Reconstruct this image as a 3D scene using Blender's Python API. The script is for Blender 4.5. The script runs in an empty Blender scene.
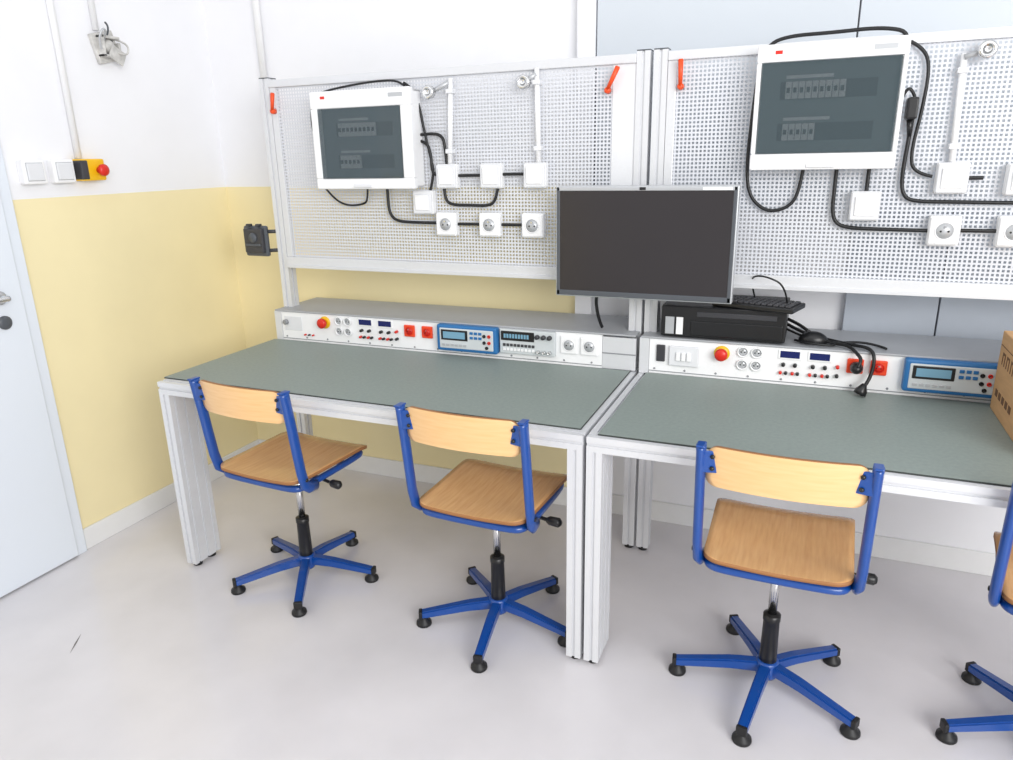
import bpy, bmesh, math, random
from mathutils import Matrix, Vector
random.seed(3)
sc=bpy.context.scene
sc.view_settings.view_transform='Standard'
sc.view_settings.look='None'
# ---------------------------------------------------------------- materials
def lin(c):
    c=c/255.
    return c/12.92 if c<=.04045 else ((c+.055)/1.055)**2.4
def col(r,g,b): return (lin(r),lin(g),lin(b),1)
MATS={}
def mat(name,rgb,rough=.5,metal=0,spec=.5,noise=0,scale=20,alpha=None,coat=0,bump=0,rgb2=None,stretch=None,detail=4):
    m=bpy.data.materials.new(name);m.use_nodes=True
    nt=m.node_tree;b=nt.nodes['Principled BSDF']
    b.inputs['Roughness'].default_value=rough
    b.inputs['Metallic'].default_value=metal
    b.inputs['Specular IOR Level'].default_value=spec
    b.inputs['Coat Weight'].default_value=coat
    if alpha is not None: b.inputs['Alpha'].default_value=alpha
    tc=nt.nodes.new('ShaderNodeTexCoord');mp=nt.nodes.new('ShaderNodeMapping')
    nt.links.new(tc.outputs['Object'],mp.inputs['Vector'])
    if stretch: mp.inputs['Scale'].default_value=stretch
    nz=nt.nodes.new('ShaderNodeTexNoise');nz.inputs['Scale'].default_value=scale;nz.inputs['Detail'].default_value=detail
    nt.links.new(mp.outputs['Vector'],nz.inputs['Vector'])
    if rgb2 is None:
        k=max(noise,.01);rgb2=[max(0,c*(1-k)) for c in rgb]
    mx=nt.nodes.new('ShaderNodeMix');mx.data_type='RGBA'
    rp=nt.nodes.new('ShaderNodeMapRange');rp.inputs[1].default_value=.3;rp.inputs[2].default_value=.7
    nt.links.new(nz.outputs['Fac'],rp.inputs[0]);nt.links.new(rp.outputs[0],mx.inputs[0])
    mx.inputs[6].default_value=col(*rgb);mx.inputs[7].default_value=col(*rgb2)
    nt.links.new(mx.outputs[2],b.inputs['Base Color'])
    if bump:
        bp=nt.nodes.new('ShaderNodeBump');bp.inputs['Strength'].default_value=bump;bp.inputs['Distance'].default_value=.002
        nt.links.new(nz.outputs['Fac'],bp.inputs['Height']);nt.links.new(bp.outputs['Normal'],b.inputs['Normal'])
    MATS[name]=m;return m
FLOOR=mat('vinyl_floor',(225,222,225),.2,noise=.05,scale=3.0,detail=8)
WALLW=mat('wall_paint_white',(240,240,243),.8,noise=.012,scale=5)
YEL=mat('wall_paint_yellow',(244,230,184),.5,noise=.02,scale=4)
BASEB=mat('baseboard_vinyl',(232,232,232),.5)
ALU=mat('anodised_aluminium',(222,223,226),.45,metal=.25,noise=.01,scale=60)
ALUD=mat('aluminium_dark',(150,152,156),.5,metal=.3)  # darker grey aluminium for seam lines, screws and a knob
MATT=mat('bench_mat_greygreen',(140,151,146),.5,noise=.05,scale=90)
MATE=mat('bench_mat_edge',(60,64,62),.6)
WHITE=mat('white_plastic',(244,244,245),.35)
OFFW=mat('panel_offwhite',(226,227,230),.4)
GREYP=mat('grey_metal_top',(172,174,178),.45,noise=.02,scale=30)
BLACK=mat('black_plastic',(26,26,28),.35)
BLACKR=mat('black_rubber',(24,24,26),.5)
CABLE=mat('black_cable',(22,22,24),.45)
DARK=mat('dark_grey_plastic',(60,60,64),.4)
DGREY=mat('slate_grey_plastic',(82,86,92),.4)
SILV=mat('silver_plastic',(190,192,195),.35,metal=.3)
RUST=mat('grubby_white_plastic',(222,220,216),.6,noise=.22,scale=30)
CHROME=mat('chrome',(225,225,225),.15,metal=1)
BLUE=mat('blue_powdercoat',(10,70,150),.28,spec=.6,coat=.2)
INSTB=mat('instrument_blue',(40,110,170),.4)
INSTG=mat('instrument_face',(205,210,212),.4)
LCD=mat('lcd_display',(120,165,190),.25)
LCDD=mat('lcd_dark_blue',(25,35,95),.2)
RED=mat('red_plastic',(215,40,25),.35)
ORED=mat('orange_red_socket',(235,70,30),.4)
ORANGE=mat('orange_plastic',(235,80,30),.4)
YELP=mat('yellow_plastic',(240,190,20),.4)
SCREEN=mat('monitor_screen',(48,44,46),.2,noise=.03,scale=2)
GLASS=mat('smoked_window',(70,86,92),.05,alpha=.5,spec=.8)
INTER=mat('enclosure_interior',(132,142,146),.5)
CARD=mat('cardboard',(208,164,116),.8,noise=.06,scale=12,stretch=(1,1,6))
CARDD=mat('carton_print',(110,78,54),.8)
WOODS=mat('birch_seat',(227,178,120),.22,rgb2=(213,160,102),scale=9,stretch=(14,1.2,1),coat=.35,detail=6)
WOODB=mat('birch_back',(242,199,144),.3,rgb2=(234,188,130),scale=9,stretch=(1.2,1,14),coat=.25,detail=6)
WOODE=mat('plywood_edge',(160,110,66),.6)
GREYB=mat('grey_board',(206,212,219),.45,noise=.01,scale=3)
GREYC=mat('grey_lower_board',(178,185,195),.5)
DOORM=mat('door_paint',(226,232,240),.35,noise=.01,scale=2)
SCUFF=mat('scuff_mark',(120,116,116),.6)
def perf():
    m=mat('perforated_sheet',(214,216,222),.45)
    nt=m.node_tree;b=nt.nodes['Principled BSDF']
    tc=[n for n in nt.nodes if n.type=='TEX_COORD'][0]
    sp=nt.nodes.new('ShaderNodeSeparateXYZ');nt.links.new(tc.outputs['Object'],sp.inputs[0])
    def M(op,a,bv=None):
        n=nt.nodes.new('ShaderNodeMath');n.operation=op
        for i,x in enumerate((a,bv)):
            if x is None: continue
            if isinstance(x,(int,float)): n.inputs[i].default_value=x
            else: nt.links.new(x,n.inputs[i])
        return n.outputs[0]
    P=.0128
    def cell(o):
        f=M('FRACT',M('DIVIDE',M('ADD',o,10.0),P))
        return M('LESS_THAN',M('ABSOLUTE',M('SUBTRACT',f,.5)),.28)
    hole=M('MULTIPLY',cell(sp.outputs['X']),cell(sp.outputs['Z']))
    nt.links.new(M('SUBTRACT',1.0,hole),b.inputs['Alpha'])
    return m
PERF=perf()
# ---------------------------------------------------------------- helpers
def root(name,loc=(0,0,0),rot=0):
    e=bpy.data.objects.new(name,None);e.empty_display_size=.1
    e.location=loc;e.rotation_euler=(0,0,rot);sc.collection.objects.link(e)
    return e
def link(ob,parent,m=None,local=False):
    sc.collection.objects.link(ob)
    if m is not None: ob.data.materials.append(m)
    if parent is not None:
        ob.parent=parent
        if not local: ob.matrix_parent_inverse=Matrix.Translation(-Vector(parent.location))
    return ob
def frombm(name,bm,parent,m,local=False,smooth=False):
    me=bpy.data.meshes.new(name);bm.to_mesh(me);bm.free()
    if smooth:
        for p in me.polygons: p.use_smooth=True
    return link(bpy.data.objects.new(name,me),parent,m,local)
def box(name,parent,x0,x1,y0,y1,z0,z1,m,bev=0,local=False,seg=2,rot=None):
    bm=bmesh.new();bmesh.ops.create_cube(bm,size=1)
    for v in bm.verts: v.co=Vector(((v.co.x)*(x1-x0),(v.co.y)*(y1-y0),(v.co.z)*(z1-z0)))
    if bev: bmesh.ops.bevel(bm,geom=bm.edges[:],offset=bev,segments=seg,affect='EDGES',profile=.5)
    if rot is not None: bmesh.ops.transform(bm,matrix=rot.to_4x4(),verts=bm.verts)
    bmesh.ops.translate(bm,vec=((x0+x1)/2,(y0+y1)/2,(z0+z1)/2),verts=bm.verts)
    return frombm(name,bm,parent,m,local)
def cyl(name,parent,p0,p1,r,m,r2=None,seg=24,local=False,bev=0):
    p0=Vector(p0);p1=Vector(p1);d=p1-p0
    bm=bmesh.new();bmesh.ops.create_cone(bm,cap_ends=True,segments=seg,radius1=r,radius2=r if r2 is None else r2,depth=d.length)
    if bev:
        es=[e for e in bm.edges if len(e.link_faces)==2 and any(len(f.verts)>4 for f in e.link_faces)]
        bmesh.ops.bevel(bm,geom=es,offset=bev,segments=2,affect='EDGES')
    q=d.to_track_quat('Z','Y').to_matrix().to_4x4()
    bmesh.ops.transform(bm,matrix=Matrix.Translation((p0+p1)/2)@q,verts=bm.verts)
    for f in bm.faces: f.smooth=len(f.verts)<=4
    return frombm(name,bm,parent,m,local)
def tube(name,parent,pts,r,m,local=False,smooth=True):
    cu=bpy.data.curves.new(name,'CURVE');cu.dimensions='3D';cu.bevel_depth=r;cu.bevel_resolution=3;cu.use_fill_caps=True
    s=cu.splines.new('NURBS' if smooth else 'POLY');s.points.add(len(pts)-1)
    for i,p in enumerate(pts): s.points[i].co=(*p,1)
    if smooth: s.order_u=3;s.use_endpoint_u=True;s.resolution_u=6
    return link(bpy.data.objects.new(name,cu),parent,m,local)
def prof(name,parent,a0,a1,b0,b1,c0,c1,axis,m=None,local=False,cell=.04):
    """grooved aluminium extrusion; axis = long axis. a,b,c = x,y,z ranges"""
    rng=[(a0,a1),(b0,b1),(c0,c1)]
    ax={'x':0,'y':1,'z':2}[axis];o=[i for i in range(3) if i!=ax]
    (u0,u1),(v0,v1)=rng[o[0]],rng[o[1]]
    g=.0045;dp=.006;pts=[]
    def side(p,q,n):
        p=Vector(p);q=Vector(q);L=(q-p).length;k=max(1,int(round(L/cell)));t=(q-p)/L;nn=Vector(n)
        out=[p]
        for i in range(k):
            c=p+t*(L*(i+.5)/k)
            out+=[c-t*g,c-t*g+nn*dp,c+t*g+nn*dp,c+t*g]
        return out
    pts+=side((u0,v0),(u1,v0),(0,1));pts+=side((u1,v0),(u1,v1),(-1,0));pts+=side((u1,v1),(u0,v1),(0,-1));pts+=side((u0,v1),(u0,v0),(1,0))
    bm=bmesh.new()
    def mk(p,w):
        c=[0,0,0];c[o[0]]=p[0];c[o[1]]=p[1];c[ax]=w;return bm.verts.new(c)
    lo=[mk(p,rng[ax][0]) for p in pts];hi=[mk(p,rng[ax][1]) for p in pts];n=len(pts)
    for i in range(n): bm.faces.new((lo[i],lo[(i+1)%n],hi[(i+1)%n],hi[i]))
    bm.faces.new(lo[::-1]);bm.faces.new(hi)
    bmesh.ops.recalc_face_normals(bm,faces=bm.faces)
    return frombm(name,bm,parent,m or ALU,local)
def lathe(name,parent,origin,axis,prof_,m,seg=28,local=False):
    bm=bmesh.new();rings=[]
    q=Vector(axis).to_track_quat('Z','Y').to_matrix()
    for r,h in prof_:
        rings.append([bm.verts.new(Vector(origin)+q@Vector((r*math.cos(2*math.pi*i/seg),r*math.sin(2*math.pi*i/seg),h))) for i in range(seg)])
    for a,b in zip(rings,rings[1:]):
        for i in range(seg): bm.faces.new((a[i],a[(i+1)%seg],b[(i+1)%seg],b[i]))
    if prof_[0][0]>0: bm.faces.new(rings[0][::-1])
    bm.faces.new(rings[-1])
    bmesh.ops.recalc_face_normals(bm,faces=bm.faces)
    for f in bm.faces: f.smooth=len(f.verts)<=4
    return frombm(name,bm,parent,m,local)
# ---------------------------------------------------------------- room
XL=-.5;YB=1.0;YT=1.385
box('floor',None,XL-.2,6,-5.5,YB+.2,-.1,0,FLOOR)
wl=root('wall_left',(XL,-1,1))
box('upper_paint',wl,XL-.15,XL,-5.5,YB+.15,YT,3.1,WALLW)
box('lower_paint',wl,XL-.15,XL,-5.5,YB+.15,0,YT,YEL)
wb=root('wall_back',(2,YB,1))
box('upper_paint',wb,XL,1.26,YB,YB+.15,YT,3.1,WALLW)
box('lower_paint',wb,XL,1.26,YB,YB+.15,0,YT,YEL)
box('plain_section',wb,1.26,6,YB,YB+.15,0,3.1,WALLW)
box('pilaster',wb,1.26,1.33,YB-.04,YB,0,3.1,WALLW,.004)
box('baseboard_left',None,XL,XL+.012,-.05,YB,0,.09,BASEB,.003)
box('baseboard_back',None,XL+.012,1.26,YB-.012,YB,0,.09,BASEB,.003)
box('baseboard_back.001',None,1.33,6,YB-.012,YB,0,.09,BASEB,.003)
# door on left wall
d=root('door_1',(XL,-.5,1))
box('frame_side',d,XL,XL+.02,-.10,-.055,0,2.1,DOORM,.003)
box('frame_top',d,XL,XL+.02,-1.05,-.055,2.1,2.15,DOORM,.003)
box('frame_far',d,XL,XL+.02,-1.10,-1.055,0,2.15,DOORM,.003)
box('leaf',d,XL,XL+.032,-1.05,-.10,.008,2.095,DOORM,.004)
lathe('handle_rose',d,(XL+.032,-.185,1.062),(1,0,0),[(.024,0),(.024,.006),(.012,.010),(.004,.010)],SILV)
cyl('handle_neck',d,(XL+.034,-.185,1.062),(XL+.08,-.185,1.062),.010,CHROME)
tube('handle_lever',d,[(XL+.08,-.185,1.062),(XL+.085,-.205,1.062),(XL+.085,-.25,1.062),(XL+.08,-.32,1.062)],.009,CHROME)
lathe('lock_rose',d,(XL+.032,-.185,.975),(1,0,0),[(.024,0),(.024,.006),(.012,.010),(.004,.010)],DGREY)
# wall fittings on left wall
def wallsw(name,y0,y1,z0,z1):
    r=root(name,(XL,(y0+y1)/2,(z0+z1)/2))
    box('plate',r,XL,XL+.035,y0,y1,z0,z1,WHITE,.006)
    box('rocker_gap',r,XL+.034,XL+.0357,y0+.0105,y1-.0105,z0+.0105,z1-.0105,SILV,.0005)
    box('rocker',r,XL+.033,XL+.040,y0+.0125,y1-.0125,z0+.0125,z1-.0125,OFFW,.003)
wallsw('light_switch',-.005,.08,1.435,1.52);wallsw('light_switch',.11,.195,1.435,1.52)
e=root('emergency_stop_switch',(XL,.26,1.48))
box('housing',e,XL,XL+.05,.212,.315,1.44,1.52,YELP,.006)
box('lid_grey',e,XL+.01,XL+.053,.209,.24,1.445,1.515,DARK,.004)
lathe('mushroom_button',e,(XL+.05,.285,1.478),(1,0,0),[(.012,0),(.012,.015),(.022,.02),(.022,.03),(.015,.036),(.002,.038)],RED)
cyl('conduit_pipe',None,(XL+.014,.235,1.522),(XL+.014,.235,3.1),.012,WHITE)
# broken junction box with loose wires
v=root('wall_junction_box',(XL+.02,.44,1.93))
cyl('feed_pipe',v,(XL+.012,.41,1.99),(XL+.012,.41,3.1),.011,WHITE)
RJ=Matrix.Rotation(.25,3,'X')
box('back_plate',v,XL,XL+.018,.388,.492,1.880,1.988,RUST,.004,rot=RJ)
for n,a in (('rim_top',(.400,.480,1.962,1.972)),('rim_bottom',(.400,.480,1.895,1.905)),('rim_left',(.400,.410,1.895,1.972)),('rim_right',(.470,.480,1.905,1.95))):
    box(n,v,XL+.015,XL+.05,a[0],a[1],a[2],a[3],RUST,.002)
box('dark_cavity',v,XL+.016,XL+.022,.410,.470,1.905,1.962,DGREY)
lathe('terminal_block',v,(XL+.02,.44,1.935),(1,0,0),[(.024,0),(.026,.012),(.020,.022),(.010,.026),(.001,.026)],RUST)
box('loose_cover',v,XL+.045,XL+.052,.425,.492,1.878,1.93,RUST,.002,rot=Matrix.Rotation(-.5,3,'X'))
tube('wire_1',v,[(XL+.03,.42,1.95),(XL+.07,.41,1.985),(XL+.075,.385,1.99),(XL+.06,.375,1.95),(XL+.05,.39,1.92)],.004,SILV)
tube('wire_2',v,[(XL+.04,.45,1.92),(XL+.07,.48,1.90),(XL+.07,.50,1.93),(XL+.05,.50,1.955),(XL+.03,.47,1.965)],.0035,RUST)
tube('wire_3',v,[(XL+.03,.43,1.96),(XL+.06,.44,2.0),(XL+.06,.415,2.015)],.0035,DGREY)
cyl('wall_conduit',None,(-.19,YB-.015,1.8),(-.19,YB-.015,3.1),.015,WHITE)
g=root('wall_board',(2.5,YB-.02,2))
box('board_a',g,1.335,2.19,YB-.035,YB-.001,1.3,2.1,GREYB,.002)
box('board_b',g,2.195,3.6,YB-.035,YB-.001,1.3,3.0,GREYB,.002)
box('frame_top',g,1.335,2.19,YB-.038,YB-.001,2.1,2.115,ALU,.002)
box('board_c',g,2.25,2.535,YB-.035,YB-.001,.78,1.295,GREYC,.002)
box('board_d',g,2.54,3.6,YB-.035,YB-.001,.78,1.295,GREYC,.002)
# ---------------------------------------------------------------- workbenches
W=1.583;YP=.737
def bench(X,left):
    r=root('electronics_workbench',(X+W/2,.4,.4))
    ZF=.75
    x1=X+W
    for n,a in (('leg_1',X),('leg_2',x1-.045)):
        prof(n,r,a,a+.045,0.0,.13,.016,ZF-.045,'z')
        for q,yy in(('a',.03),('b',.10)): lathe(n+'_foot_'+q,r,(a+.022,yy,0),(0,0,1),[(.017,0),(.017,.010),(.008,.012),(.008,.018)],BLACKR)
    ZT=1.815
    for n,a in (('post_1',X),('post_2',x1-.045)):
        prof(n,r,a,a+.045,YP-.015,YP+.035,.016,ZT,'z')
        box(n+'_cap',r,a,a+.045,YP-.015,YP+.035,ZT,ZT+.004,DGREY)
        lathe(n+'_foot',r,(a+.022,YP+.01,0),(0,0,1),[(.018,0),(.018,.010),(.008,.012),(.008,.018)],BLACKR)
    prof('beam_front',r,X,x1,0,.045,ZF-.045,ZF,'x',cell=.05)
    prof('beam_back',r,X+.045,x1-.045,YP-.06,YP-.016,ZF-.045,ZF,'x')
    for n,a in (('beam_side_1',X),('beam_side_2',x1-.045)): prof(n,r,a,a+.045,.045,YP-.016,ZF-.045,ZF,'y')
    box('tabletop_board',r,X+.046,x1-.046,.046,YP-.061,ZF-.02,ZF-.001,OFFW)
    if left: ma=(X-.01,x1-.02,.045)
    else: ma=(X+.028,x1-.0,.022)
    box('mat',r,ma[0],ma[1],ma[2],YP-.085,ZF+.001,ZF+.005,MATT)
    box('mat_edge',r,ma[0]-.001,ma[1]+.001,ma[2]-.002,YP-.086,ZF,ZF+.0035,MATE)
    xa=X+.035
    box('console_front',r,xa,x1-.125,.657,.675,ZF+.004,.878,WHITE,.001)
    box('console_alu_end',r,x1-.124,x1-.003,.66,.675,ZF+.004,.872,ALU,.001)
    box('console_alu_line',r,x1-.124,x1-.003,.658,.66,.81,.814,ALUD)
    box('console_top',r,X+.005,x1-.003,.653,.95,.879,.886,GREYP,.002)
    box('console_back',r,X+.005,x1-.003,.94,.95,ZF-.1,.879,GREYP)
    box('console_side',r,X+.0,X+.034,.655,.72,ZF+.001,.879,ALU,.001)
    box('console_seam',r,xa,x1-.125,.6555,.657,.762,.765,ALUD)
    for i in range(14):
        lathe('console_screw_%d'%(i+1),r,(xa+.02+i*.105,.657,.772),(0,-1,0),[(.004,0),(.0035,.002),(.001,.0022)],ALUD,seg=10)
    zb,zt=1.095,1.80
    box('rail_bottom',r,X+.046,x1-.046,YP-.022,YP+.02,zb-.035,zb+.01,ALU,.002)
    box('rail_bottom_lip',r,X+.046,x1-.046,YP-.028,YP-.022,zb-.035,zb-.022,ALU,.001)
    box('rail_top',r,X+.046,x1-.046,YP-.018,YP+.02,zt-.02,zt+.008,ALU,.002)
    box('frame_left',r,X+.046,X+.075,YP-.014,YP+.012,zb+.01,zt-.02,ALU,.002)
    box('frame_right',r,x1-.125,x1-.046,YP-.010,YP+.012,zb+.01,zt-.02,OFFW,.002)
    pl=bpy.data.meshes.new('perforated_panel')
    pl.from_pydata([(X+.075,YP-.006,zb),(x1-.125,YP-.006,zb),(x1-.125,YP-.006,zt-.02),(X+.075,YP-.006,zt-.02)],[],[(0,1,2,3)])
    link(bpy.data.objects.new('perforated_panel',pl),r,PERF)
    return r
B1=bench(0,True);B2=bench(W+.011,False)
def clamp(par,x,z,ang,L=.07):
    dx,dz=math.sin(ang)*L,math.cos(ang)*L
    lathe('clamp_boss',par,(x,YP-.014,z),(0,-1,0),[(.011,0),(.010,.018),(.006,.022),(.001,.022)],ORANGE,seg=14)
    cyl('clamp_lever',par,(x,YP-.030,z),(x+dx,YP-.042,z+dz),.0065,ORANGE,r2=.0085,seg=12,bev=.002)
clamp(B1,.062,1.69,.3);clamp(B1,1.445,1.70,.5,.08);clamp(B2,1.685,1.70,.0,.08)
# ---------------------------------------------------------------- console instruments
YC=.657
def sock2(par,x,z,r=.0185,m=WHITE):
    lathe('socket_ring',par,(x,YC,z),(0,-1,0),[(r,0),(r,.008),(r*.82,.009),(r*.78,.002),(.001,.002)],m)
    lathe('socket_well',par,(x,YC-.0022,z),(0,-1,0),[(r*.76,0),(r*.76,.001),(.001,.001)],SILV)
    cyl('socket_pin',par,(x,YC-.002,z+.007),(x,YC-.009,z+.007),.0022,CHROME,seg=8)
    for s in(-1,1): cyl('socket_hole',par,(x+s*.006,YC-.003,z-.001),(x+s*.006,YC-.0036,z-.001),.0025,BLACK,seg=8)
def sqsock(par,x,z,w,m,y=YC,d=.009,ring=None,grey=SILV):
    box('socket_plate',par,x-w/2,x+w/2,y-d,y,z-w/2,z+w/2,m,min(.004,w*.08))
    r=w*.34
    lathe('socket_collar',par,(x,y-d,z),(0,-1,0),[(r,0),(r,.002),(r*.9,.002),(r*.88,.0005),(.001,.0005)],ring or m)
    lathe('socket_well',par,(x,y-d-.0006,z),(0,-1,0),[(r*.86,0),(r*.86,.0004),(.001,.0004)],grey)
    cyl('socket_pin',par,(x,y-d-.001,z+r*.45),(x,y-d-.008,z+r*.45),r*.12,CHROME,seg=8)
    for s in(-1,1): cyl('socket_hole',par,(x+s*r*.38,y-d-.0012,z-r*.05),(x+s*r*.38,y-d-.0018,z-r*.05),r*.12,BLACK,seg=8)
def knob(par,x,z,r,m=BLACK,h=.014):
    lathe('knob',par,(x,YC,z),(0,-1,0),[(r,0),(r*.9,h),(r*.7,h+.001),(.001,h+.001)],m,seg=16)
def console(X,xs):
    p=root('bench_power_supply',(X+.5,YC,.82))
    lathe('emergency_collar',p,(xs['es'],YC,.845),(0,-1,0),[(.026,0),(.026,.003),(.012,.004),(.001,.004)],YELP)
    lathe('emergency_button',p,(xs['es'],YC-.004,.845),(0,-1,0),[(.011,0),(.011,.012),(.021,.016),(.021,.026),(.015,.031),(.002,.033)],RED)
    for dx in(-.022,.022):
        for z in(.856,.812): sock2(p,xs['s4']+dx,z)
    for k,x in enumerate(xs['disp']):
        box('display_bezel',p,x-.036,x+.036,YC-.004,YC,.842,.874,WHITE,.002)
        box('display_panel',p,x-.03,x+.03,YC-.005,YC-.003,.847,.870,LCDD,.001)
        for dx in(-.018,.018): knob(p,x+dx,.824,.0065)
        for dx,m in((-.025,RED),(-.008,BLACK),(.012,RED),(.028,BLACK)): knob(p,x+dx,.796,.0055,m,.012)
    x=xs['disp'][1]+.055
    knob(p,x,.80,.006,BLACK);knob(p,x,.83,.006,RED)
    for x in xs['red']: sqsock(p,x,.838,.048,ORED,ring=RED,grey=RED)
    return p
P1=console(0,dict(es=.26,s4=.352,disp=(.46,.553),red=(.668,.748)))
box('label_strip',P1,.05,.14,YC-.002,YC,.80,.86,OFFW,.001)
knob(P1,.06,.835,.012,ALUD)
for i in range(3): knob(P1,.155+i*.02,.785,.004,(RED,BLACK,RED)[i],.01)
P2=console(1.594,dict(es=1.875,s4=1.965,disp=(2.09,2.18),red=(2.285,2.352)))
box('main_switch_housing',P2,1.70,1.80,YC-.012,YC,.79,.86,OFFW,.003)
for i in range(3): box('breaker_%d'%(i+1),P2,1.725+i*.018,1.739+i*.018,YC-.02,YC-.012,.81,.84,WHITE,.002)
box('key_switch',P2,1.655,1.685,YC-.008,YC,.80,.86,DARK,.003)
for x in (1.335,1.412): sqsock(P1,x,.832,.066,WHITE)
def dmm(x0,x1):
    r=root('bench_multimeter',((x0+x1)/2,YC,.83));z0,z1=.778,.882
    box('bumper',r,x0,x1,YC-.035,YC-.001,z0,z1,INSTB,.008)
    box('face',r,x0+.014,x1-.014,YC-.038,YC-.03,z0+.012,z1-.012,INSTG,.004)
    box('display_frame',r,x0+.022,x0+.135,YC-.040,YC-.036,z0+.045,z1-.018,BLACK,.002)
    box('display',r,x0+.032,x0+.125,YC-.0415,YC-.039,z0+.053,z1-.025,LCD)
    for i in range(6): box('key_%d'%(i+1),r,x0+.026+i*.018,x0+.039+i*.018,YC-.041,YC-.036,z0+.022,z0+.031,SILV,.001)
    for i in range(3):
        for j in range(2):box('function_key_%d_%d'%(i,j),r,x0+.145+i*.018,x0+.158+i*.018,YC-.041,YC-.036,z0+.055+j*.018,z0+.065+j*.018,INSTB,.001)
    for i,(dx,dz) in enumerate(((.205,.07),(.225,.07),(.205,.045),(.225,.045),(.215,.025))):
        lathe('jack_%d'%(i+1),r,(x0+dx,YC-.036,z0+dz),(0,-1,0),[(.0065,0),(.0065,.006),(.003,.006),(.003,.002),(.001,.002)],RED if i%2 else BLACK,seg=12)
dmm(.805,1.06);dmm(2.42,2.675)
fg=root('function_generator',(1.17,YC,.82))
box('body',fg,1.066,1.285,YC-.02,YC-.001,.785,.878,INSTG,.003)
box('display_panel',fg,1.072,1.205,YC-.023,YC-.019,.836,.872,BLACK,.002)
for i in range(9): box('segment_%d'%(i+1),fg,1.084+i*.0115,1.092+i*.0115,YC-.024,YC-.0225,.846,.862,LCD)
for i in range(9):
    for j in range(2): box('key_%d_%d'%(i,j),fg,1.08+i*.0145,1.09+i*.0145,YC-.024,YC-.019,.797+j*.017,.807+j*.017,DARK if j else WHITE,.001)
for i in range(3): lathe('dial_%d'%(i+1),fg,(1.218+i*.024,YC-.02,.857),(0,-1,0),[(.009,0),(.008,.012),(.001,.0125)],DARK,seg=16)
for i in range(3): lathe('bnc_%d'%(i+1),fg,(1.222+i*.022,YC-.02,.80),(0,-1,0),[(.007,0),(.006,.014),(.003,.014),(.003,.008),(.001,.008)],CHROME,seg=14)
# ---------------------------------------------------------------- distribution boxes
def encl(x0,x1,z0,z1,wx0,wx1,wz0,wz1):
    r=root('distribution_board_enclosure',((x0+x1)/2,.68,(z0+z1)/2));yf=.635;yb=YP-.008
    for n,a in (('tub_bottom',(x0+.006,x1-.006,z0+.006,z0+.016)),('tub_top',(x0+.006,x1-.006,z1-.016,z1-.006)),('tub_left',(x0+.006,x0+.016,z0+.006,z1-.006)),('tub_right',(x1-.016,x1-.006,z0+.006,z1-.006))):
        box(n,r,a[0],a[1],yf+.014,yb,a[2],a[3],WHITE,.004)
    for n,a in (('face_bottom',(x0,x1,z0,wz0)),('face_top',(x0,x1,wz1,z1)),('face_left',(x0,wx0,wz0-.002,wz1+.002)),('face_right',(wx1,x1,wz0-.002,wz1+.002))):
        box(n,r,a[0],a[1],yf,yf+.03,a[2],a[3],WHITE,.006)
    yi=yf+.035
    box('interior_cover',r,x0+.016,x1-.016,yi,yi+.006,z0+.016,z1-.016,INTER)
    h=wz1-wz0
    for k,zc in enumerate((wz0+h*.24,wz0+h*.70)):
        box('din_slot_%d'%(k+1),r,wx0+.055,wx1-.055,yi-.002,yi,zc-.025,zc+.025,DARK)
        cnt=5 if k==0 else 9
        for i in range(cnt):
            bx=wx0+.07+i*.0185
            box('breaker_%d_%d'%(k,i),r,bx,bx+.0168,yi-.012,yi-.001,zc-.024,zc+.024,WHITE,.001)
            box('toggle_%d_%d'%(k,i),r,bx+.004,bx+.0125,yi-.018,yi-.011,zc-.007,zc+.007,BLACK,.001)
        box('terminal_label_%d'%(k+1),r,wx0+.07,wx0+.20,yi-.003,yi-.0005,zc+.033,zc+.042,WHITE)
    box('window_door',r,wx0,wx1,yf-.002,yf+.001,wz0,wz1,GLASS,.001)
    box('door_grip',r,(wx0+wx1)/2-.04,(wx0+wx1)/2+.04,yf-.006,yf,z0+.006,z0+.018,OFFW,.003)
    box('logo_label',r,x0+.05,x0+.07,yf-.0006,yf+.001,z1-.028,z1-.018,RED)
    box('rating_label',r,x1-.09,x1-.03,yf-.0006,yf+.001,z1-.032,z1-.018,SILV)
    return r
E1=encl(.300,.737,1.388,1.745,.334,.692,1.428,1.682)
E2=encl(1.92,2.322,1.44,1.795,1.935,2.308,1.488,1.745)
yw=YP-.007
def psock(x,z):
    r=root('power_socket',(x,yw-.02,z));box('housing',r,x-.042,x+.042,yw-.035,yw,z-.044,z+.044,WHITE,.006)
    sqsock(r,x,z,.078,WHITE,y=yw-.034,d=.006,grey=SILV)
def pswitch(x,z):
    r=root('rocker_switch',(x,yw-.02,z));box('housing',r,x-.042,x+.042,yw-.035,yw,z-.044,z+.044,WHITE,.006)
    box('frame_plate',r,x-.04,x+.04,yw-.040,yw-.034,z-.041,z+.041,OFFW,.004)
    box('rocker',r,x-.029,x+.029,yw-.046,yw-.038,z-.029,z+.029,WHITE,.003,rot=Matrix.Rotation(.06,3,'X'))
for x,z in((.84,1.43),(1.02,1.43),(1.19,1.43),(.735,1.335),(2.48,1.41),(2.26,1.33),(2.655,1.405)): pswitch(x,z)
for x,z in((.83,1.255),(1.01,1.255),(1.18,1.255),(2.48,1.26),(2.655,1.26)): psock(x,z)
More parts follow.
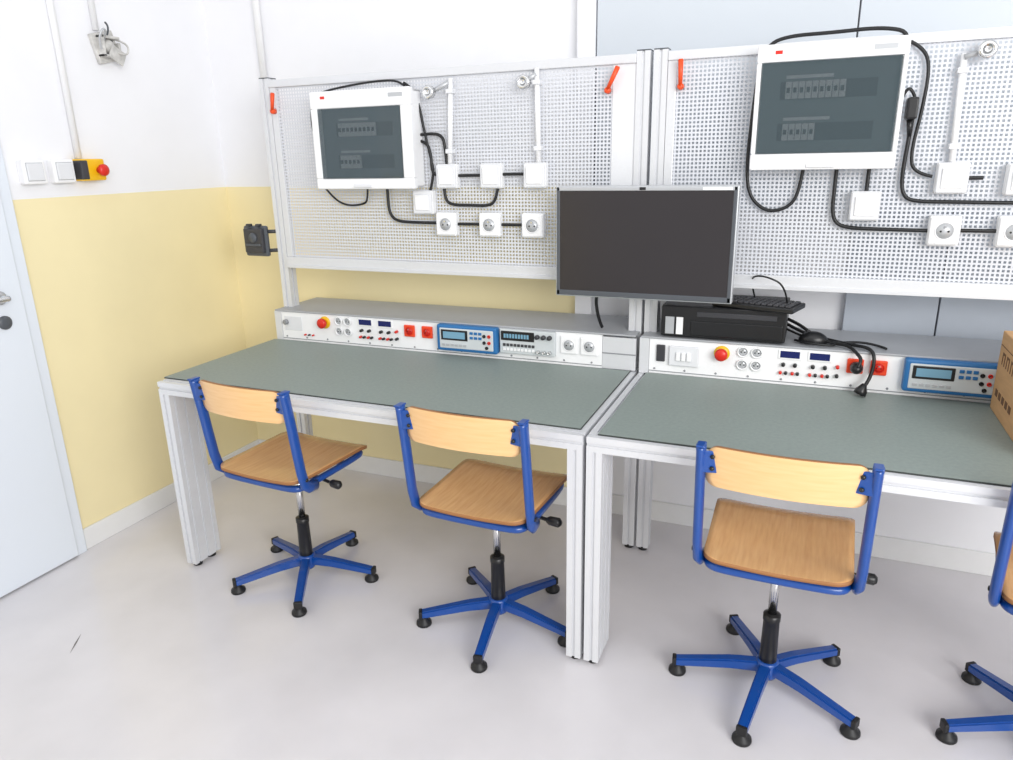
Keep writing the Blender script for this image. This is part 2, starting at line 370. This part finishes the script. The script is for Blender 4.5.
# wiring (part of each bench)
wc=B1;wd=B2
def cab(par,n,L,r=.0058,y=.715):
    tube('wiring_'+n,par,[(a/100,y,b/100) for a,b in L],r,CABLE)
cab(wc,'lead_top',[(69,173),(67,177),(57,178),(35,176),(27,174),(24,167),(25,158),(30,150)],.004)
cab(wc,'lead_right',[(67,176.5),(70,175),(73,169),(74.5,160),(77,149),(78,144),(76,138)],.005)
cab(wc,'lead_loop',[(28,139),(32,134.5),(38,132),(45,132.5),(48,134),(48,140)],.004)
cab(wc,'feed_1',[(72,158),(78,158.5),(82,157.5),(83,154),(83.5,147)])
cab(wc,'feed_2',[(72,156),(75.5,155.5),(77,151),(77,146),(78,143.5),(81,143)])
cab(wc,'feed_3',[(57,140),(57,134),(57.5,129),(60,126.5),(66,125.8),(80,125.8)])
cab(wc,'feed_4',[(82,139),(82,134.5),(85,132.5),(93,132.5),(100,132.3),(103,134),(104,139)])
for i,(a,b,z) in enumerate(((87,99,125.5),(105,115,125.5),(105,116,143.5),(88,99,143.2))): cab(wc,'jumper_%d'%(i+1),[(a,z),((a+b)/2,z+.1),(b,z)])
cab(wd,'lead_top',[(231,177),(233,181),(225,183),(212,182.5),(200,182.5),(194,180.5),(192,173),(191,159),(190.5,144),(192,136),(196,132),(200,131),(205,133),(207,138),(207.5,145)],.0055)
cab(wd,'feed_1',[(217,145),(217,138),(217,131),(218.5,127.5),(222,126.3),(230,126),(245,125.8)])
cab(wd,'feed_2',[(226,145),(226,137)])
cab(wd,'feed_3',[(236,162),(235.5,152),(235,141),(236,136),(239,134.3),(250,134.2),(264,134),(270,134)])
cab(wd,'feed_4',[(232,179),(236,177),(238.5,172),(238,160),(236.5,148),(238,142.5),(243,141.5)],.005)
cab(wd,'feed_5',[(252,126),(262,126)])
cab(wd,'feed_6',[(252,141),(256,141)])
box('plug_body',wd,2.335,2.365,.66,.715,1.575,1.635,BLACK,.006)
cyl('plug_neck',wd,(2.35,.70,1.575),(2.355,.712,1.53),.009,BLACK,r2=.006,seg=14)
tube('plug_lead',wd,[(2.31,.69,1.60),(2.325,.68,1.655),(2.345,.68,1.66),(2.36,.69,1.62)],.0045,CABLE)
def conduit(par,x0,z0,x1,z1):
    cyl('conduit',par,(x0,.712,z0),(x1,.712,z1),.009,WHITE)
    for k in(.15,.85):
        x=x0+(x1-x0)*k;z=z0+(z1-z0)*k
        box('conduit_clip',par,x-.014,x+.014,.698,.73,z-.008,z+.008,OFFW,.003)
conduit(wc,.865,1.77,.85,1.475);conduit(wc,1.195,1.785,1.20,1.475);conduit(wd,2.465,1.745,2.475,1.455)
def sensor(par,x,z,x2,z2):
    lathe('sensor_head',par,(x,.715,z),(0,-1,0),[(.012,0),(.014,.01),(.023,.014),(.024,.034),(.02,.038),(.012,.038),(.011,.030),(.001,.030)],CHROME)
    cyl('sensor_bracket',par,(x,.705,z),(x2,.705,z2),.008,SILV)
sensor(wc,.785,1.725,.86,1.755);sensor(wc,1.155,1.74,1.195,1.765);sensor(wd,2.515,1.75,2.465,1.735)
# ---------------------------------------------------------------- monitor
mo=root('computer_monitor',(1.6,.6,1.2));MX0,MX1,MZ0,MZ1=1.303,1.900,1.025,1.398
def mb(n,*r,**k): return box(n,mo,*r,**k)
mb('shell',MX0,MX1,.596,.635,MZ0,MZ1,SILV,.004)
q=.0045
mb('bezel_bottom',MX0+q,MX1-q,.592,.604,MZ0+q,MZ0+.022,DGREY,.002)
mb('bezel_top',MX0+q,MX1-q,.592,.604,MZ1-.016,MZ1-q,SILV,.002)
mb('bezel_left',MX0+q,MX0+.016,.592,.604,MZ0+q,MZ1-q,DGREY,.002)
mb('bezel_right',MX1-.016,MX1-q,.592,.604,MZ0+q,MZ1-q,DGREY,.002)
mb('screen',MX0+.015,MX1-.015,.594,.6005,MZ0+.021,MZ1-.0155,SCREEN)
mb('sticker',1.79,1.88,.5905,.5925,1.384,1.393,WHITE)
mb('brand_mark',1.59,1.61,.5905,.592,1.384,1.393,BLACK)
mb('back_bulge',1.45,1.75,.63,.665,1.1,1.33,DARK,.012)
mb('vesa_plate',1.55,1.66,.66,.672,1.16,1.27,BLACK,.003)
mb('arm',1.575,1.61,.67,.7215,1.19,1.24,BLACK,.004)
tube('power_lead',mo,[(1.44,.64,1.08),(1.44,.66,1.03),(1.425,.68,1.0),(1.43,.70,.93),(1.44,.72,.892)],.006,CABLE)
# ---------------------------------------------------------------- PC
pc=root('desktop_computer',(1.87,.8,.94));PX0,PX1=1.665,2.07
box('case',pc,PX0,PX1,.672,.93,.892,.998,BLACK,.004)
box('front_bezel',pc,PX0,PX1,.66,.675,.892,.998,BLACK,.004)
box('front_lower',pc,PX0+.10,PX1-.01,.657,.662,.899,.95,BLACK,.003)
box('label',pc,PX0+.015,PX0+.045,.6575,.661,.90,.96,SILV,.001)
box('label_b',pc,PX0+.052,PX0+.075,.6575,.661,.90,.96,WHITE,.001)
box('drive_slot',pc,PX0+.12,PX1-.03,.6575,.662,.965,.982,DARK,.001)
for i in range(4): box('foot_%d'%(i+1),pc,PX0+.03+(i%2)*.32,PX0+.05+(i%2)*.32,.69+.2*(i//2),.71+.2*(i//2),.886,.893,BLACKR)
kb=root('keyboard',(1.96,.72,1.012),math.radians(-16))
box('tray',kb,-.12,.15,-.065,.065,-.013,.004,BLACK,.004,local=True)
for i in range(13):
    for j in range(5): box('key_%d_%d'%(i,j),kb,-.112+i*.0195,-.096+i*.0195,-.056+j*.0225,-.038+j*.0225,.004,.010,DARK,.002,local=True)
tube('lead',kb,[(-.02,.068,.0),(-.03,.05,.05),(.0,-.03,.095),(.06,-.06,.10),(.11,-.03,.07),(.11,.0,.008)],.003,CABLE,local=True)
ms=root('computer_mouse',(2.16,.69,.89))
bm=bmesh.new();bmesh.ops.create_uvsphere(bm,u_segments=20,v_segments=12,radius=1)
for vv in bm.verts: vv.co=Vector((vv.co.x*.045,vv.co.y*.03,max(vv.co.z,-.3)*.03+.010))
bmesh.ops.translate(bm,vec=(2.155,.72,.887),verts=bm.verts)
frombm('body',bm,ms,BLACK,smooth=True)
cyl('wheel',ms,(2.14,.717,.925),(2.14,.723,.925),.006,DARK,seg=12)
lc=root('power_lead_bundle',(2.2,.7,.89))
tube('lead_1',lc,[(2.06,.80,.95),(2.11,.76,.94),(2.16,.73,.905),(2.22,.70,.895),(2.26,.668,.90),(2.285,.63,.885),(2.30,.605,.87),(2.29,.60,.85)],.0055,CABLE)
tube('lead_2',lc,[(2.05,.84,.93),(2.12,.80,.90),(2.2,.76,.893),(2.27,.70,.895),(2.32,.655,.90),(2.335,.635,.88),(2.335,.628,.84),(2.325,.62,.80),(2.315,.612,.785)],.0055,CABLE)
tube('lead_3',lc,[(2.06,.78,.92),(2.14,.74,.893),(2.22,.72,.893),(2.30,.73,.90),(2.36,.71,.893),(2.37,.69,.892)],.004,CABLE)
tube('lead_4',lc,[(2.10,.72,.893),(2.13,.67,.90),(2.19,.665,.895),(2.23,.69,.893),(2.20,.73,.897),(2.13,.71,.903)],.004,CABLE)
lathe('plug_inserted',lc,(2.288,.643,.838),(0,-1,0),[(.018,0),(.019,.018),(.014,.035),(.008,.042),(.001,.043)],BLACK)
lathe('plug_hanging',lc,(2.315,.605,.795),(-.35,-.1,-1),[(.007,0),(.012,.01),(.018,.022),(.019,.034),(.001,.036)],BLACK)
# ---------------------------------------------------------------- side box on left post
sb=root('wall_bracket_box',(-.1,.71,1.17))
box('plate',sb,-.155,-.035,.70,.722,1.105,1.235,DGREY,.008)
box('cover',sb,-.145,-.045,.685,.702,1.12,1.225,DARK,.006)
box('rib',sb,-.135,-.055,.68,.687,1.15,1.16,DGREY,.002)
lathe('dial',sb,(-.095,.686,1.185),(0,-1,0),[(.022,0),(.02,.006),(.001,.007)],DGREY)
cyl('hinge_arm',sb,(-.04,.715,1.13),(-.001,.74,1.13),.008,DARK)
cyl('hinge_arm_upper',sb,(-.04,.715,1.21),(-.001,.74,1.21),.008,DARK)
for i in range(2): box('tab_%d'%(i+1),sb,-.13+i*.05,-.11+i*.05,.69,.71,1.233,1.243,DARK,.002)
# ---------------------------------------------------------------- carton
ct=root('cardboard_carton',(2.85,.4,.87))
cx0,cx1,cy0,cy1,cz0,cz1=2.655,3.05,.20,.612,.7555,.99
box('body',ct,cx0,cx1,cy0,cy1,cz0,cz1,CARD,.003)
box('flap_seam',ct,cx0-.001,cx0,cy0+.01,cy1-.01,cz1-.04,cz1-.038,CARDD)
for i in range(5): box('print_%d'%(i+1),ct,cx0-.0012,cx0,cy1-.06-i*.04,cy1-.035-i*.04,cz0+.05,cz0+.07,CARDD)
for i in range(3):
    box('print_stem_%d'%(i+1),ct,cx0-.0012,cx0,cy1-.05-i*.05,cy1-.045-i*.05,cz0+.145,cz0+.18,CARDD)
    box('print_bar_%d'%(i+1),ct,cx0-.0012,cx0,cy1-.075-i*.05,cy1-.05-i*.05,cz0+.174,cz0+.18,CARDD)
    box('print_leg_%d'%(i+1),ct,cx0-.0012,cx0,cy1-.075-i*.05,cy1-.070-i*.05,cz0+.145,cz0+.174,CARDD)
# ---------------------------------------------------------------- chairs
def plate(name,par,fn,w,h,rad,t,m,nu=22):
    vs=[-h+rad*(1-math.cos(a*math.pi/16)) for a in range(9)]
    vs+= [ -h+rad+(2*h-2*rad)*i/14 for i in range(1,14)]
    vs+= [ h-rad*(1-math.cos(a*math.pi/16)) for a in range(8,-1,-1)]
    vs=sorted(set(round(x,6) for x in vs))
    bm=bmesh.new();rows=[]
    for v in vs:
        e=max(0,abs(v)-(h-rad));ww=w-rad+math.sqrt(max(0,rad*rad-e*e))
        rows.append([bm.verts.new(fn(ww*(2*i/nu-1),v)) for i in range(nu+1)])
    for a,b in zip(rows,rows[1:]):
        for i in range(nu): bm.faces.new((a[i],a[i+1],b[i+1],b[i]))
    bmesh.ops.recalc_face_normals(bm,faces=bm.faces)
    o=frombm(name,bm,par,m,local=True,smooth=True)
    o.data.materials.append(WOODE)
    s=o.modifiers.new('s','SOLIDIFY');s.thickness=t;s.offset=0;s.material_offset_rim=1
    return o
def flat_tube(name,par,pts,rx,ry,m):
    bm=bmesh.new();rings=[];n=16
    P=[Vector(p) for p in pts]
    for i,p in enumerate(P):
        t=(P[min(i+1,len(P)-1)]-P[max(i-1,0)]).normalized()
        a=Vector((1,0,0));a=(a-t*a.dot(t)).normalized();b=t.cross(a)
        rings.append([bm.verts.new(p+a*rx*math.cos(2*math.pi*k/n)+b*ry*math.sin(2*math.pi*k/n)) for k in range(n)])
    for A,B in zip(rings,rings[1:]):
        for k in range(n): bm.faces.new((A[k],A[(k+1)%n],B[(k+1)%n],B[k]))
    bm.faces.new(rings[0][::-1]);bm.faces.new(rings[-1])
    bmesh.ops.recalc_face_normals(bm,faces=bm.faces)
    for f in bm.faces: f.smooth=len(f.verts)<=4
    return frombm(name,bm,par,m,local=True)
def chair(x,y,rot,base):
    c=root('swivel_school_chair',(x,y,0),math.radians(rot))
    L=dict(local=True)
    for i in range(5):
        a=math.radians(base+72*i-rot);ca,sa=math.cos(a),math.sin(a)
        bm=bmesh.new();st=[(.02,.016,.084,.050),(.10,.0155,.078,.047),(.260,.0135,.052,.027)]
        rings=[]
        for (rr,hw,zt,zb) in st:
            rings.append([bm.verts.new((ca*rr-sa*hw*s,sa*rr+ca*hw*s,z)) for s,z in((-1,zb),(1,zb),(1,zt),(-1,zt))])
        for A,B in zip(rings,rings[1:]):
            for k in range(4): bm.faces.new((A[k],A[(k+1)%4],B[(k+1)%4],B[k]))
        bm.faces.new(rings[0][::-1]);bm.faces.new(rings[-1]);bmesh.ops.recalc_face_normals(bm,faces=bm.faces)
        bmesh.ops.bevel(bm,geom=bm.edges[:],offset=.004,segments=2,affect='EDGES')
        frombm('base_arm_%d'%(i+1),bm,c,BLUE,local=True)
        lathe('glide_%d'%(i+1),c,(ca*.252,sa*.252,0),(0,0,1),[(.024,0),(.026,.004),(.025,.012),(.014,.020),(.012,.03)],BLACKR,local=True)
        box('arm_end_cap_%d'%(i+1),c,ca*.262-.006,ca*.262+.006,sa*.262-.0145,sa*.262+.0145,.026,.053,BLACKR,.003,rot=Matrix.Rotation(a,3,'Z'),**L)
    lathe('hub',c,(0,0,.035),(0,0,1),[(.028,0),(.032,.008),(.032,.048),(.027,.054),(.002,.054)],BLUE,local=True)
    lathe('column_sleeve',c,(0,0,.075),(0,0,1),[(.025,0),(.024,.03),(.022,.145),(.024,.147),(.024,.165),(.014,.168)],BLACK,local=True)
    cyl('gas_piston',c,(0,0,.23),(0,0,.44),.0125,CHROME,**L)
    lathe('mount_cone',c,(0,0,.41),(0,0,1),[(.016,0),(.02,.015),(.03,.035)],BLACK,local=True)
    box('mechanism_plate',c,-.10,.10,-.09,.09,.438,.452,BLACK,.003,**L)
    zf=.459;q=.172
    fr=[(-.12,.185,zf),(-q+.008,.17,zf),(-q,.10,zf),(-q,-.12,zf),(-q+.007,-.172,zf),(-.12,-.183,zf),(.12,-.183,zf),(q-.007,-.172,zf),(q,-.12,zf),(q,.10,zf),(q-.008,.17,zf),(.12,.185,zf)]
    tube('seat_frame',c,fr+[fr[0]],.012,BLUE,**L)
    for s,n in((-1,'cross_bar_1'),(1,'cross_bar_2')): box(n,c,-.17,.17,s*.07-.012,s*.07+.012,.450,.462,BLUE,.002,**L)
    def fs(u,v):
        k=1+.03*(v/.2)
        z=.484+.007*(u/.19)**2-.010*math.exp(-((v+.06)/.12)**2)*(1-(u/.2)**2)
        if v>.12: z-=((v-.12)/.08)**2*.016
        return (u*k,v,z)
    plate('seat',c,fs,.185,.2,.045,.011,WOODS)
    for s,n in((-1,'back_upright_1'),(1,'back_upright_2')):
        pts=[(s*.182,-.105,.452),(s*.190,-.145,.460),(s*.194,-.170,.480),(s*.195,-.182,.53),(s*.195,-.191,.60),(s*.195,-.203,.70),(s*.195,-.217,.80),(s*.195,-.219,.812)]
        flat_tube(n,c,pts,.0125,.019,BLUE)
        box('upright_cap_%s'%n[-1],c,s*.195-.011,s*.195+.011,-.238,-.200,.810,.816,BLUE,.003,**L)
        bx=sorted((s*.148,s*.193))
        box('bracket_%s'%n[-1],c,bx[0],bx[1],-.222,-.217,.742,.800,BLUE,.002,**L,rot=Matrix.Rotation(s*-.22,3,'Z'))
        for z in(.755,.786):
            lathe('bolt_%s'%n[-1],c,(s*.166,-.224,z),(0,-1,0),[(.006,0),(.005,.003),(.001,.0045)],BLACK,seg=12,local=True)
        lathe('seat_bolt_%s'%n[-1],c,(s*.206,-.172,.50),(s,0,0),[(.007,0),(.006,.003),(.001,.004)],BLACK,seg=12,local=True)
    def fb(u,v):
        k=(u/.18)**2
        return (u,-.240+.034*k-.11*v,.757+v+.006*(1-k))
    plate('backrest',c,fb,.182,.055,.03,.010,WOODB)
    tube('height_lever',c,[(.08,-.03,.442),(.15,-.04,.440),(.20,-.05,.437)],.006,BLACK,**L)
    lathe('lever_knob',c,(.195,-.049,.437),(1,-.1,0),[(.008,0),(.014,.01),(.015,.04),(.008,.048),(.001,.049)],BLACK,local=True)
    return c
chair(.478,.12,-4,12);chair(1.262,.118,-2,63);chair(2.116,.106,-1,44);chair(2.815,.13,-9,52)
def scuff(a,b,w):
    a=Vector(a);b=Vector(b);n=Vector((-(b-a).y,(b-a).x,0)).normalized()*w
    me=bpy.data.meshes.new('scuff');mid=(a+b)/2+n
    me.from_pydata([a,mid-n*2,b,mid],[],[(0,1,2,3)]);return me
o=bpy.data.objects.new('floor_scuff_mark',scuff((-.015,-.45,.0006),(.045,-.54,.0006),.003));link(o,None,SCUFF)
# ---------------------------------------------------------------- light
w=bpy.data.worlds.new('World');sc.world=w;w.use_nodes=True
w.node_tree.nodes['Background'].inputs[0].default_value=(.95,.97,1,1)
w.node_tree.nodes['Background'].inputs[1].default_value=.74
def area(name,loc,target,sx,sy,power,color=(1,1,1)):
    l=bpy.data.lights.new(name,'AREA');l.shape='RECTANGLE';l.size=sx;l.size_y=sy;l.energy=power;l.color=color
    o=bpy.data.objects.new(name,l);sc.collection.objects.link(o);o.location=loc
    o.rotation_euler=(Vector(target)-Vector(loc)).to_track_quat('-Z','Y').to_euler();return o
area('window_light',(4.8,-3.4,2.3),(1.4,.6,.7),3,2,200,(1,.995,.98))
area('overhead_fill',(1.6,-1.2,3.0),(1.4,-.2,0),3.5,1.6,14,(.98,.99,1))  # weak soft fill added from above, not an actual fixture
# ---------------------------------------------------------------- camera
p=[2.118, -1.814, 1.495, 0.397, 0.298, -0.021, 726.]
R=Matrix.Rotation(p[3],3,'Z')@Matrix.Rotation(math.pi/2-p[4],3,'X')@Matrix.Rotation(p[5],3,'Z')
cam=bpy.data.cameras.new('camera');co=bpy.data.objects.new('camera',cam);sc.collection.objects.link(co)
co.matrix_world=Matrix.Translation(p[:3])@R.to_4x4();cam.lens=p[6]/1013*36;cam.sensor_width=36;cam.clip_start=.02
sc.camera=co
